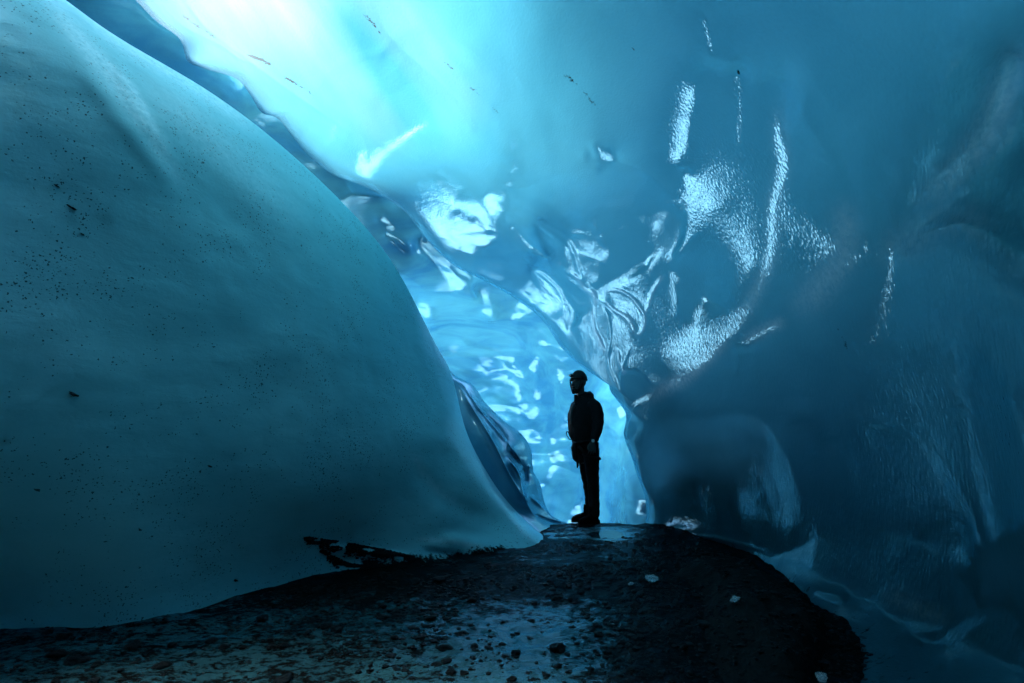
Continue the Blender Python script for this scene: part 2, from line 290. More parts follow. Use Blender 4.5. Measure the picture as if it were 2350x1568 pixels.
# ------------------------------------------------------------------ left wall: a smooth slab whose crest runs from top left down to the floor
def make_left():
    crest = [(-500, -600), (-150, -220), (150, 0), (270, 85), (480, 210), (640, 330), (800, 480), (905, 610), (1000, 790), (1036, 860), (1070, 990), (1118, 1085), (1172, 1160), (1250, 1232), (1325, 1275), (1420, 1330)]
    outer = [(-2600, -1000), (-2600, -300), (-2500, 300), (-2400, 900), (-2300, 1500), (-1800, 1900), (-1000, 2000), (-300, 1950), (100, 1900), (400, 1800), (650, 1700), (850, 1600), (1000, 1500), (1120, 1440), (1250, 1390), (1400, 1350)]
    ctrl = [(150, 0, 3.3), (480, 210, 3.95), (800, 480, 4.9), (1000, 790, 5.9), (1040, 860, 6.1), (0, 400, 3.05), (0, 0, 3.15), (0, 800, 2.95), (0, 1150, 3.05),
            (400, 600, 3.55), (300, 300, 3.4), (600, 900, 3.95), (800, 800, 4.6), (950, 1000, 5.15), (400, 1100, 3.5), (700, 1150, 4.25), (1000, 1180, 5.2), (1120, 1100, 5.85),
            (1262, 1232, 5.9), (800, 1290, 4.85), (520, 1365, 3.95), (0, 1430, 3.38), (0, 1568, 3.1), (400, 1500, 3.6), (900, 1400, 4.6), (1200, 1350, 5.0), (250, 1290, 3.35),
            (-600, 0, 2.5), (-600, 800, 2.3), (-600, 1500, 2.5), (-1500, 300, 1.6), (-1500, 1200, 1.6), (-2400, 0, 1.1), (-2400, 1500, 1.1), (-600, -600, 2.6), (1100, 1250, 5.5)]
    f = tps(ctrl); n = 620; m = 520
    c = curve(crest, n); o = curve(outer, n); t = np.linspace(0, 1, m)**1.25
    U = c[:, None, 0]+(o[:, None, 0]-c[:, None, 0])*t; V = c[:, None, 1]+(o[:, None, 1]-c[:, None, 1])*t
    D = f(U, V)
    # roll the crest back so that the slab has a rounded edge
    e = (t*1800)[None, :]; D = D+.42*np.exp(-(e/42.0))*1.0
    p = P3(U, V, D)
    D = D-.10*fbm(p*.55, 3, 3)-.02*fbm(p*2.2, 3, 9)
    for pts, w, h in [([(120, 20), (230, 170), (330, 290), (440, 420)], 50, .02), ([(150, 110), (300, 300), (380, 400), (430, 440)], 26, .022), ([(250, 90), (300, 220), (370, 330), (430, 400)], 16, .012), ([(330, 170), (480, 330), (640, 480), (720, 560)], 60, .03),
                      ([(1040, 880), (1010, 1000), (1000, 1050)], 50, .03), ([(930, 1020), (1000, 1130), (1090, 1180), (1240, 1240)], 24, -.03),
                      ([(1000, 1235), (1080, 1245), (1150, 1262)], 16, .05), ([(960, 1265), (1040, 1275), (1110, 1290)], 10, -.05), ([(700, 1238), (800, 1262), (900, 1275), (960, 1280)], 9, .03)]:
        D = D-stroke(U, V, pts, w, h)
    P = P3(U, V, D)
    # back rows: the hidden far side of the slab
    b = []
    for k, (dy, dx) in enumerate([(1.3, -1.1), (1.0, -.7), (.7, -.35), (.3, -.07), (.08, -.008)]):
        q = P[:, :1].copy(); sl = q[..., 0]/np.maximum(q[..., 1], 1); q[..., 1] += dy; q[..., 0] += dx+dy*np.minimum(sl, 0)*1.05-.01; q[..., 2] -= .25*dy*.3; b.append(q)
    o = grid_mesh('left_ice_wall', np.concatenate(b+[P], 1), M_left)
    z = P[..., 2]; si = .20*np.clip((.10-z)/.15, 0, 1)+.55*stroke(U, V, [(760, 1275), (860, 1300), (1000, 1300), (1120, 1285), (1240, 1245)], 30, 1)+.16*stroke(U, V, [(960, 1180), (1060, 1200), (1160, 1215), (1240, 1232)], 36, 1)-.02  # last stroke darkens the toe to offset the light it catches
    fr = np.zeros_like(U)  # bright ridges, crest rim and foot highlight painted as paler colour
    for pts, w, h in [([(60, -60), (200, 110), (320, 260), (400, 400), (450, 470)], 22, .8), ([(120, 40), (290, 190), (370, 330), (430, 420)], 10, .9), ([(120, -20), (270, 85), (340, 130), (480, 215), (640, 335)], 20, 1.), ([(300, 130), (480, 320), (640, 470), (760, 560)], 46, .35), ([(930, 1010), (1000, 1120), (1090, 1180)], 12, .3), ([(940, 1238), (1030, 1243), (1140, 1262)], 7, .6)]:
        fr = np.maximum(fr, stroke(U, V, pts, w, h))
    for nm, a_ in (('silt', si), ('pale_sheen', fr)):
        a_ = np.concatenate([np.repeat(a_[:, :1], len(b), 1), a_], 1); a = o.data.attributes.new(nm, 'FLOAT', 'POINT'); a.data.foreach_set('value', a_.reshape(-1).astype(np.float32))
    return o
make_left()

# ------------------------------------------------------------------ ceiling and right wall: one great sheet from the lip at top left to the floor at right
LIP = [(-300, -650), (60, -260), (310, 0), (360, 50), (412, 90), (430, 140), (470, 158), (540, 180), (572, 215), (600, 258), (640, 275), (700, 350), (760, 398), (846, 433), (929, 487), (990, 563), (1047, 613), (1098, 638),
       (1170, 678), (1240, 730), (1290, 800), (1340, 845), (1392, 872), (1402, 900), (1436, 950), (1432, 1000), (1450, 1050), (1462, 1090), (1480, 1140), (1483, 1190), (1468, 1224), (1480, 1260)]
def make_ceiling():
    outer = [(500, -1500), (800, -1500), (1100, -1500), (1500, -1550), (1900, -1600), (2400, -1600), (3000, -1500), (3600, -1200), (4000, -800), (4200, -300), (4300, 200), (4300, 700), (4200, 1200), (4000, 1700), (3600, 2100), (3000, 2300), (2400, 2300), (1900, 2200)]
    ctrl = [(-300, -650, 3.2), (60, -260, 3.8), (310, 0, 4.3), (430, 140, 4.8), (600, 258, 5.5), (760, 398, 6.5), (929, 487, 7.6), (1098, 638, 8.8), (1240, 730, 9.2), (1340, 845, 8.2), (1392, 872, 7.6), (1436, 950, 7.1), (1450, 1050, 7.0), (1483, 1190, 7.0),
            (700, 0, 4.1), (1175, 0, 3.9), (1700, 0, 3.3), (2350, 0, 2.35), (1175, 400, 5.7), (900, 250, 5.0), (1500, 300, 4.6), (1400, 520, 6.0), (1330, 640, 7.2), (1550, 640, 5.9), (1800, 400, 3.9), (2100, 400, 2.95), (2350, 400, 2.25),
            (1700, 700, 4.9), (2000, 700, 3.45), (2350, 800, 2.2), (1500, 880, 6.6), (1600, 1000, 6.0), (1520, 1120, 6.9), (1620, 1180, 6.2), (1850, 1000, 4.3), (1850, 1250, 4.3), (2100, 1000, 3.15), (2350, 1200, 2.25), (2200, 1400, 2.75), (2350, 1520, 2.3), (2000, 1450, 3.15),
            (1780, 1300, 4.75), (1900, 1560, 2.8), (1700, 1500, 3.9), (1550, 1280, 6.8), (600, -800, 2.6), (1500, -800, 2.3), (2400, -800, 1.6), (3200, -300, 1.2), (3200, 800, 1.2), (3000, 1700, 1.3), (2200, 2000, 1.9), (4000, 0, .85), (4000, 1500, .85), (1500, -1500, 1.5), (2800, -1400, 1.1), (500, -1500, 1.9)]
    f = tps(ctrl); n = 900; m = 560
    c = curve(LIP, n); o = curve(outer, n); t = np.linspace(0, 1, m)**1.5
    U = c[:, None, 0]+(o[:, None, 0]-c[:, None, 0])*t; V = c[:, None, 1]+(o[:, None, 1]-c[:, None, 1])*t
    S_ = [  # long flowing ribs of the ceiling
        ([(860, -100), (1000, 150), (1130, 330), (1190, 420)], 60, .05), ([(560, -60), (740, 150), (880, 330), (960, 430)], 40, .05), ([(700, -60), (860, 160), (980, 330), (1040, 420)], 36, -.05),
        ([(1450, 950), (1500, 905), (1560, 868), (1640, 800), (1690, 745), (1740, 660), (1770, 560), (1775, 450), (1790, 330), (1800, 200), (1810, 60)], 34, .10), ([(1560, 868), (1680, 800), (1790, 735), (1900, 650), (1930, 560), (1940, 430), (1960, 300)], 46, .10),
        ([(1340, 372), (1420, 372), (1500, 410), (1550, 470), (1560, 540), (1520, 620)], 9, .08),
        ([(2350, 120), (2280, 260), (2220, 380), (2120, 470), (2010, 440)], 40, .08), ([(1980, 640), (1975, 540), (1990, 450)], 20, .05), ([(2330, 560), (2200, 520), (2080, 560), (1960, 560)], 40, .05),
        # bulging hollows at lower right
        ([(1480, 960), (1600, 960), (1700, 950), (1770, 985), (1815, 1060), (1840, 1180), (1850, 1280)], 30, .12), ([(1900, 900), (2060, 960), (2160, 1060), (2230, 1180), (2252, 1290), (2240, 1380), (2150, 1450), (2020, 1420)], 28, .12), ([(1720, 860), (1860, 920), (2000, 960), (2100, 1010)], 40, .08), ([(2020, 1330), (2100, 1370), (2210, 1420)], 34, .08),
        ([(1480, 1222), (1560, 1228), (1640, 1235), (1700, 1250), (1775, 1270)], 6, .12), ([(1850, 1350), (1900, 1362), (1950, 1375)], 14, .05), ([(1690, 790), (1692, 830), (1686, 870)], 8, -.08), ([(1910, 730), (1935, 780), (1950, 820)], 9, -.05), ([(2190, 780), (2200, 900), (2190, 960)], 22, -.06),
        ([(400, -40), (470, 60), (560, 130), (640, 190), (740, 260), (850, 330)], 7, .05), ([(372, 12), (420, 60), (500, 100), (560, 140), (620, 152)], 5, .04), ([(840, 0), (900, 90), (1010, 190), (1100, 290)], 9, .04)]
    def Df(u, v):
        d = f(u, v); p = P3(u, v, d); d = d-.14*fbm(p*.5, 3, 21)-.03*fbm(p*1.6, 3, 5)-.07*fbm(p*np.array([1.1, 1.1, .35]), 2, 25)
        near_lip = np.exp(-((u-1180)/330)**2-((v-600)/230)**2); d = d-.075*near_lip*scallop(np.stack([p[..., 0]*2.0+p[..., 1]*1.2, p[..., 1]*1.5-p[..., 0]*1.0, p[..., 2]*1.6], -1), 7)
        for pts, w, h in S_: d = d-stroke(u, v, pts, w*1.5, h*.42, 'cusp')
        for (cu, cv, ru, rv, h) in [(1410, 520, 130, 130, -.12), (1500, 800, 60, 60, -.06)]:
            d = d-h*np.exp(-(((u-cu)/ru)**2+((v-cv)/rv)**2)**1.5)
        return d
    marks = [zz([(420, 150), (480, 200), (560, 270), (600, 330)], 6), zz([(310, 170, .5), (400, 250, .8), (470, 330), (540, 390), (600, 400), (700, 440, .9), (760, 510, .7), (800, 560, .8), (870, 625, .7)], 15), zz([(320, 310, .6), (400, 360), (470, 440), (500, 500), (560, 570), (660, 610), (760, 640), (830, 690, .6)], 10),
        zz([(290, 230), (380, 300), (460, 350)], 7), zz([(500, 430), (560, 480), (640, 540), (720, 590), (790, 600), (860, 630)], 7), zz([(755, 285, 1.2), (775, 360, 1.2), (810, 430), (860, 500, .6), (930, 570, .4)], 13), zz([(860, 500), (960, 580), (1060, 680), (1160, 740)], 4), zz([(310, 500), (380, 560), (430, 600), (520, 630), (610, 690)], 6),
        zz([(990, 785, .7), (1080, 820), (1150, 870), (1210, 940), (1250, 1020), (1270, 1090, 2), (1240, 1160, 2.2), (1200, 1240, 1)], 7), zz([(1030, 485), (1120, 530), (1220, 590, 1.3), (1280, 650, 1.3), (1320, 740), (1350, 840), (1400, 930)], 6), zz([(1260, 770), (1320, 850), (1380, 930), (1430, 960, 1.5), (1440, 1010), (1430, 1090), (1440, 1180), (1480, 1280, 1.4), (1520, 1380, 1.4)], 6),
        zz([(1490, 970), (1540, 940), (1600, 940), (1670, 980), (1730, 1050), (1760, 1120), (1740, 1200), (1680, 1250)], 4.5), zz([(1490, 990, .6), (1560, 1060, .9), (1640, 1110, 1.3), (1680, 1170), (1690, 1250, .6)], 8), zz([(1750, 1110), (1790, 1020), (1810, 950), (1890, 830)], 4), zz([(1640, 1480), (1600, 1400), (1580, 1300)], 7),
        zz([(1450, -20), (1480, 60), (1530, 90), (1600, 110)], 11), zz([(1390, 60), (1400, 100)], 8), zz([(1450, 150), (1510, 175)], 5), zz([(1990, 130), (2040, 260, 1.3), (2080, 360, 1.2), (2085, 480), (2040, 600, .9), (1980, 700, .7), (1910, 745, .5)], 10), zz([(1905, 760, .5), (1930, 880), (1950, 1000), (1960, 1150, .5)], 7), zz([(1915, 360), (1935, 395)], 5),
        ([(1792, 170, .6), (1785, 290, 1), (1797, 380, 1.3), (1775, 470, 1), (1772, 560, 1), (1755, 630, .8), (1720, 690, .8), (1690, 745, 1), (1640, 800, .8), (1575, 865, 1), (1520, 892, .7)], 14, 1), ([(1700, 150), (1700, 240), (1690, 355)], 8, 1), ([(1610, 20), (1625, 90), (1640, 140)], 8, 1),
        ([(1690, 800), (1750, 765), (1810, 732)], 13, .8), ([(1935, 440), (1938, 560), (1900, 620), (1840, 690)], 20, .55), ([(2345, 60), (2310, 180), (2270, 290), (2210, 370), (2140, 440), (2080, 490), (2010, 470)], 26, .6), ([(2010, 1350), (2090, 1390), (2190, 1432)], 22, .6), ([(1440, 950), (1462, 925), (1500, 905)], 7, .8), ([(820, 362), (840, 368)], 4, 1), ([(1085, 285), (1092, 300)], 7, 1), ([(1130, 245), (1134, 255)], 4, 1),
        ([(1500, 1226), (1560, 1230), (1640, 1237), (1700, 1252), (1770, 1270)], 3.5, .8)]
    avoid = [([(1042, 484), (1088, 514)], 17), ([(1008, 398), (1052, 442)], 11), ([(1025, 520), (1050, 538)], 9), ([(1545, 1130), (1620, 1140), (1700, 1150)], 50), ([(1740, 1000), (1780, 1120), (1840, 1260)], 75), ([(1960, 830), (2060, 960), (2110, 1100), (2080, 1240)], 95), ([(790, 290), (900, 320), (1020, 345), (1150, 380)], 45), ([(1320, 440), (1400, 540), (1450, 620)], 62), ([(1640, 470), (1660, 600), (1640, 700)], 34)]
    lam = facets(Df, marks, avoid=avoid)
    D = Df(U, V)*np.exp(lam(U, V))
    for m_ in marks[8:15]: D = D-stroke(U, V, m_[0], max(3.4, m_[1]*.7), .016, 'ridge', .2)
    for pts, w, h in [([(1385, 690), (1400, 760), (1395, 830), (1412, 880), (1440, 930)], 4, .016), ([(1440, 940), (1425, 880), (1432, 830), (1450, 790)], 4, .016), ([(1370, 680), (1330, 640), (1290, 620)], 4, .016), ([(1412, 860), (1440, 850), (1470, 860), (1500, 900)], 5, .016), ([(1440, 985), (1452, 940), (1470, 925)], 4, .016)]: D = D-stroke(U, V, pts, w, h, 'ridge', .2)
    e = np.hypot(U-c[:, None, 0], V-c[:, None, 1]); D = D+.35*np.exp(-e/22.0)
    P = P3(U, V, D)
    # unseen opaque sheet added behind the ice to stop light low on the right
    Q = P[int(n*.79)::4, 90::4]; Nn = np.cross(np.gradient(Q, axis=0), np.gradient(Q, axis=1)); Nn /= np.linalg.norm(Nn, axis=-1, keepdims=True)+1e-9
    Nn *= np.where((Nn*(CAM-Q)).sum(-1, keepdims=True) > 0, -1, 1); k = np.linspace(0, 1, Q.shape[0])[:, None, None]
    grid_mesh('light_block_sheet', Q+Nn*(.40-.28*k), M_block)
    b = []
    for dy, dz in [(.8, .30), (.5, .2), (.3, .12), (.12, .06), (.04, .02)]:
        q = P[:, :1].copy(); s = np.clip((q[..., 2]-1.6)/1.5, 0, 1); q[..., 1] += dy*(.35+.3*s); q[..., 2] += dz*s; q[..., 0] += dy*.5*(1-s); b.append(q)
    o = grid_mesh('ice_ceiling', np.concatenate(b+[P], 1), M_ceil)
    # whiter transmission: thin ice at the upper left, bands down it, painted glow on the ribs
    q = (U-620)*.62-(V-40)*-.0; al = (U-400)*.80-(V+60)*.60; ac = (U-400)*.60+(V+60)*.80      # across and along the flow
    th = np.exp(-(np.clip(ac, 0, 9e3)/300)**2)*np.exp(-((al-150)/300)**2)+.12*stroke(U, V, [(860, -60), (1000, 160), (1130, 330)], 90, 1, 'ridge')+.15*stroke(U, V, [(620, -60), (800, 180), (960, 380)], 55, 1, 'ridge')-.25*stroke(U, V, [(720, -60), (880, 160), (1020, 360)], 30, 1, 'ridge')
    th += .25*np.exp(-e/30.0)*np.clip((700-V)/500, 0, 1); th += .42*np.max([stroke(U, V, m_[0], m_[1]*.8, 1, 'ridge', .15) for m_ in marks[10:15]], axis=0); th = np.clip(th*.62*(1+.5*fbm(np.stack([al/45, ac/400, al*0], -1), 4, 91)), 0, 1)
    th = np.concatenate([np.repeat(th[:, :1], len(b), 1), th], 1); a = o.data.attributes.new('thin', 'FLOAT', 'POINT'); a.data.foreach_set('value', th.reshape(-1).astype(np.float32))
    z = P[..., 2]; fr = np.zeros_like(U)  # fr: sheen bands and crease highlight of the wall, painted as colour
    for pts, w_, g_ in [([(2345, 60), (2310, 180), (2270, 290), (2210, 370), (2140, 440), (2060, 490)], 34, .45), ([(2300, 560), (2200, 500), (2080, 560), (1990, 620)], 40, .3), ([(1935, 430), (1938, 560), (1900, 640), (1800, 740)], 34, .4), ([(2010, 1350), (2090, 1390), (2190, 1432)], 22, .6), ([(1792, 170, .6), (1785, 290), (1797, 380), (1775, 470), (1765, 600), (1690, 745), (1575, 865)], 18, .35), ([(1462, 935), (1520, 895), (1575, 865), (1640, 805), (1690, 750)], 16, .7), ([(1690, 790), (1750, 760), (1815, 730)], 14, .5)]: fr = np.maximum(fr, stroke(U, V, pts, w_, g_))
    fr = np.concatenate([np.repeat(fr[:, :1], len(b), 1), fr], 1); a = o.data.attributes.new('pale_sheen', 'FLOAT', 'POINT'); a.data.foreach_set('value', fr.reshape(-1).astype(np.float32))
    si = .26*np.clip((.14-z)/.15, 0, 1)*(U > 1500)-.05
    for pts, w_, g_ in [([(405, 22), (440, 52), (475, 72), (508, 98)], 5, .5), ([(555, 122), (600, 138), (632, 153)], 5, .5), ([(640, 172), (690, 198), (728, 224)], 4, .45), ([(825, 28), (850, 46), (880, 88)], 4, .42), ([(1000, 120), (1090, 210), (1180, 290)], 4, .33), ([(1280, 160), (1330, 200), (1380, 260)], 5, .36), ([(1445, 100), (1460, 120)], 4, .5), ([(1690, 155), (1702, 185)], 4, .5), ([(1915, 740), (1935, 775), (1950, 815)], 6, .4)]: si = np.maximum(si, stroke(U, V, pts, w_, g_, 'ridge', .2))
    si = np.concatenate([np.repeat(si[:, :1], len(b), 1), si], 1); a = o.data.attributes.new('silt', 'FLOAT', 'POINT'); a.data.foreach_set('value', si.reshape(-1).astype(np.float32)); return o
make_ceiling()

# ------------------------------------------------------------------ the bright chamber beyond, seen under the lip
def make_far():
    ctrl = [(100, -100, 5.0), (200, 0, 5.3), (440, 200, 6.4), (700, 400, 7.9), (850, 500, 8.9), (930, 560, 9.5), (1000, 640, 10.6), (1080, 700, 11.9), (950, 690, 11.2), (1200, 740, 12.4), (1020, 780, 13.2), (1150, 800, 13.6), (1350, 840, 11.3), (1100, 900, 14.0), (1250, 1000, 13.0), (1400, 950, 10.2), (1350, 1100, 11.2), (1250, 1150, 12.2), (1470, 1100, 8.3), (1470, 1230, 8.0), (1300, 1230, 11.0), (1600, 900, 8.8), (1600, 1250, 7.6), (1150, 1230, 13), (980, 950, 14), (600, 100, 6.6), (900, 300, 7.8), (-300, -500, 4), (1200, 500, 9.6), (1500, 650, 9.2), (1250, 640, 10.6)]
    f = tps(ctrl); n = 420; m = 420
    top = curve([(-250, -620), (150, -200), (420, 40), (640, 240), (860, 410), (1060, 590), (1250, 700), (1450, 780), (1600, 900)], n)
    bot = curve([(-420, -330), (40, -20), (330, 250), (560, 540), (730, 770), (800, 900), (790, 1060), (740, 1400), (1620, 1400)], n)
    t = np.linspace(0, 1, m); U = top[:, None, 0]*(1-t)+bot[:, None, 0]*t; V = top[:, None, 1]*(1-t)+bot[:, None, 1]*t
    def Df(u, v):
        d = f(u, v); p = P3(u, v, d); d = d-.22*fbm(p*np.array([.7, .7, 1.3]), 3, 31)-.05*fbm(p*np.array([1.5, 1.5, 4.]), 3, 41)-.20*np.clip((u-560)/300, .04, 1)*1.35*scallop(p*np.array([1.1, .7, 2.0]), 3)
        for pts, w, h in [([(940, 670), (980, 640), (1000, 610)], 8, .06), ([(1010, 770), (1150, 760), (1290, 790)], 26, .10), ([(1020, 830), (1120, 820), (1190, 850), (1250, 900)], 30, -.10), ([(1240, 1010), (1300, 990), (1330, 1000)], 14, .08), ([(1260, 1150), (1330, 1130), (1400, 1140)], 12, .07),
                          ([(1395, 1130), (1420, 1145), (1415, 1165), (1435, 1160), (1440, 1120), (1460, 1090)], 6, .06), ([(1405, 900), (1420, 960), (1430, 1040), (1450, 1110), (1462, 1180)], 12, .10), ([(900, 480), (1000, 570), (1100, 650), (1200, 740), (1300, 830)], 20, .05)]:
            d = d-stroke(u, v, pts, w*1.6, h*.6, 'cusp')
        return d
    marks = [zz([(60, 480), (100, 495), (170, 530)], 3.5), zz([(100, 550), (150, 610), (200, 650), (280, 695)], 6), zz([(290, 590, .7), (350, 640), (420, 720, .9), (480, 790), (530, 860, 1.1), (560, 960, 1.1)], 12), zz([(520, 780), (600, 820), (680, 885)], 5), zz([(560, 870), (620, 900), (660, 1000)], 7), zz([(690, 900), (740, 980), (770, 1060), (790, 1140)], 9),
        zz([(290, 1000), (350, 1040), (390, 1140)], 12), zz([(1080, 1260), (1150, 1300)], 10), zz([(1170, 1270), (1175, 1300)], 5), zz([(940, 1430), (965, 1500)], 5), zz([(880, 960), (895, 1000)], 4), zz([(950, 1000), (1000, 1080)], 4), ([(1396, 930, .6), (1390, 950, 1), (1384, 962, 1)], 6, 1), ([(1402, 945), (1402, 990)], 4, 1), ([(1285, 985), (1312, 978)], 8, .8), ([(1285, 1185), (1345, 1184)], 4, 1)]
    lam = facets(Df, marks, WIN2, 40, 6.0, lim=.1)
    D = Df(U, V)*np.exp(lam(U, V))
    return grid_mesh('far_ice_wall', P3(U, V, D), M_far)
make_far()

# ------------------------------------------------------------------ folded drapery of ice behind the slab
def make_folds():
    n = 300; m = 240
    edge = curve([(1012, 815), (1040, 858), (1085, 884), (1112, 922), (1152, 962), (1198, 998), (1219, 1035), (1224, 1080), (1240, 1112), (1250, 1155), (1266, 1183), (1300, 1200), (1345, 1215)], n)
    inn = curve([(700, 780), (800, 900), (850, 980), (900, 1050), (950, 1100), (1000, 1150), (1050, 1200), (1100, 1240), (1150, 1270), (1200, 1290), (1250, 1300), (1290, 1300), (1330, 1290)], n)
    f = tps([(960, 730, 7.4), (1040, 860, 7.3), (1150, 960, 7.3), (1222, 1040, 7.3), (1250, 1160, 7.2), (1300, 1200, 6.95), (1100, 1000, 6.7), (1180, 1120, 6.6), (1240, 1210, 6.45), (850, 980, 7), (1050, 1200, 6.5), (1330, 1290, 6.0), (1200, 1290, 6.0), (1290, 1230, 6.6)])
    t = np.linspace(0, 1, m)**1.3; U = edge[:, None, 0]+(inn[:, None, 0]-edge[:, None, 0])*t; V = edge[:, None, 1]+(inn[:, None, 1]-edge[:, None, 1])*t
    D = f(U, V)+.3*np.exp(-np.hypot(U-edge[:, None, 0], V-edge[:, None, 1])/14.0); D = D-.03*fbm(P3(U, V, D)*3, 3, 61)
    for pts, w, h in [([(1045, 870), (1080, 930), (1130, 1010), (1165, 1080), (1200, 1140), (1235, 1200)], 9, .12), ([(1060, 880), (1110, 950), (1160, 1010), (1195, 1060), (1212, 1110)], 7, .09), ([(1100, 935), (1150, 990), (1175, 1040)], 6, -.08),
                      ([(1160, 1045), (1190, 1085), (1200, 1130), (1215, 1160)], 7, .14), ([(1170, 1030), (1205, 1080), (1208, 1120)], 7, -.14), ([(1210, 1071), (1240, 1075)], 4, .05), ([(1205, 1130), (1240, 1160), (1270, 1190), (1310, 1205)], 6, .07), ([(1225, 1180), (1260, 1195), (1300, 1203)], 4, -.05)]:
        D = D-stroke(U, V, pts, w*1.1, h*1.7, 'cusp', .2)
    return grid_mesh('ice_drapery', P3(U, V, D), M_drape)
M_drape = ice('draped_blue_ice', (.07, .32, .50), (.10, .42, .60), .10, .12, dirt=.3, dk=.6, ior=1.45, bump=.3, bscale=7, stretch=(2, 2, .5), spark=.05)
make_folds()

# ------------------------------------------------------------------ floor
M_floor = ice('wet_floor_ice', (.014, .05, .06), (.022, .08, .09), 0, .22, silt=True, bump=.6, bscale=9, stretch=(1, 1, 1), bdist=.03, stretch_d=(.7, 1, 1))
M_stone = simple('wet_black_stone', (.002, .007, .009), .5, .5, 30, .1, (.001, .003, .004), 12)
M_ledge = simple('black_rock', (.003, .008, .009), .8, .8, 14, .08, (.003, .004, .004), 6)
def floor_z(x, y):
    x = np.asarray(x, float); y = np.asarray(y, float)
    p = np.stack([x, y, np.zeros_like(x)], -1)
    z = .05*fbm(p*.8, 3, 51)+.02*fbm(p*4, 3, 52)+.008*fbm(p*14, 3, 53)
    z = z*(1-.8*np.exp(-((x-1.05)/.6)**2-((y-6.5)/.5)**2))-.012*np.exp(-((x-1.05)/.45)**2-((y-6.55)/.4)**2)
    return z-2.2*((y > 9.9) & (x < -1.2))-.03-1.35*np.clip((y-7.1)/5.5, 0, 1)**1.1
def make_floor():
    y = np.concatenate([np.linspace(-4, 1.9, 60), np.linspace(1.92, 8.5, 640), np.linspace(8.6, 15, 40)]); x = np.concatenate([np.linspace(-5.5, -3.3, 20), np.linspace(-3.28, 3.2, 620), np.linspace(3.3, 4.5, 12)])
    X, Y = np.meshgrid(x, y); o = grid_mesh('floor', np.stack([X, Y, floor_z(X, Y)], -1), M_floor)
    a = o.data.attributes.new('silt', 'FLOAT', 'POINT'); a.data.foreach_set('value', silt(X, Y).reshape(-1).astype(np.float32)); return o
def silt(x, y):
    right = np.clip((x-(.20+.30*(y-2.8)))/1.0, 0, 1); pool = np.exp(-((x-1.05)/.45)**2-((y-6.55)/.45)**2)
    s = .38+.75*right+.38*np.exp(-((y-4.75)/.55)**2)+.30*np.clip((y-5.2)/.8, 0, 1)-.25*np.exp(-((x-.05)/.42)**2-((y-3.2)/.7)**2)
    return s-.55*pool
make_floor()
# shallow melt water in front of the bright passage
def make_pool():
    m, N, L = nodes('melt_water'); p = N('ShaderNodeBsdfPrincipled'); set_(p, Roughness=.04, IOR=1.33); p.inputs['Base Color'].default_value = (.01, .03, .035, 1); b = N('ShaderNodeBump'); set_(b, Strength=.25, Distance=.01)
    L(noise(N, L, mapping(N, L, (1, 2, 1)), 9, 3, .5), b.inputs['Height']); L(b.outputs[0], p.inputs['Normal']); o = N('ShaderNodeOutputMaterial'); L(p.outputs[0], o.inputs[0])
    g_ = np.linspace(0, 1, 80); X, Y = np.meshgrid(.35+1.45*g_, 6.0+.95*g_); return grid_mesh('water', np.stack([X, Y, X*0-.034], -1), m)
make_pool()
def on_floor(u, v, z=-.03): p = P3(u, v, floorD(v, v, z)); return float(p[0]), float(p[1])

def inside(poly, x, y):
    """signed distance to a polygon, positive inside"""
    poly = np.array(poly); d = np.full(x.shape, 1e9); ins = np.zeros(x.shape, bool); n = len(poly)
    for i in range(n):
        a = poly[i]; b = poly[(i+1) % n]; e = b-a; t = np.clip(((x-a[0])*e[0]+(y-a[1])*e[1])/(e@e), 0, 1)
        d = np.minimum(d, np.hypot(x-a[0]-t*e[0], y-a[1]-t*e[1]))
        c = (a[1] > y) != (b[1] > y); xi = a[0]+(y-a[1])*(b[0]-a[0])/(b[1]-a[1]+1e-12); ins ^= c & (x < xi)
    return np.where(ins, d, -d)
def tag(o, label=None, cat=None, group=None, kind=None):
    for k, v in (('label', label), ('category', cat), ('group', group), ('kind', kind)):
        if v: o[k] = v
    return o
def link(name, bm, mat, parent=None, smooth=True):
    me = bpy.data.meshes.new(name); bm.to_mesh(me); bm.free(); me.materials.append(mat)
    if smooth: me.polygons.foreach_set('use_smooth', [True]*len(me.polygons))
    o = bpy.data.objects.new(name, me); C.objects.link(o)
    if parent: o.parent = parent
    return o

# a low black shelf of rock and frozen grit on the right of the floor
def make_ledge():
    px = [(1545, 1300), (1600, 1287), (1700, 1290), (1748, 1293), (1762, 1318), (1830, 1345), (1880, 1400), (1898, 1470), (1880, 1560), (1850, 1700), (1700, 1900), (1450, 1800), (1420, 1620), (1520, 1520), (1590, 1440), (1620, 1370), (1580, 1330)]
    poly = [on_floor(u, v, .04) for u, v in px]; a = np.array(poly)
    x = np.linspace(a[:, 0].min()-.05, a[:, 0].max()+.05, 300); y = np.linspace(a[:, 1].min()-.05, a[:, 1].max()+.05, 360); X, Y = np.meshgrid(x, y)
    p = np.stack([X, Y, X*0], -1); d = inside(poly, X, Y)+.06*fbm(p*3.5, 4, 71)
    h = .15*(1-np.exp(-np.clip(d, 0, 9)/.07))+.03*fbm(p*2.5, 3, 72)*np.clip(d/.2, 0, 1)+.02*fbm(p*11, 3, 73)*np.clip(d/.1, 0, 1)
    left = np.clip(.25+(X-1.0-.13*(Y-2.5))/.35, .12, 1); Z = floor_z(X, Y)+h*left-.06*(d < 0)*np.clip(-d*10, 0, 1)-.02
    o = grid_mesh('rock_ledge', np.stack([X, Y, Z], -1), M_ledge, None)
    tag(o, 'low black shelf of rock at the foot of the right ice wall', 'rock ledge')
make_ledge()

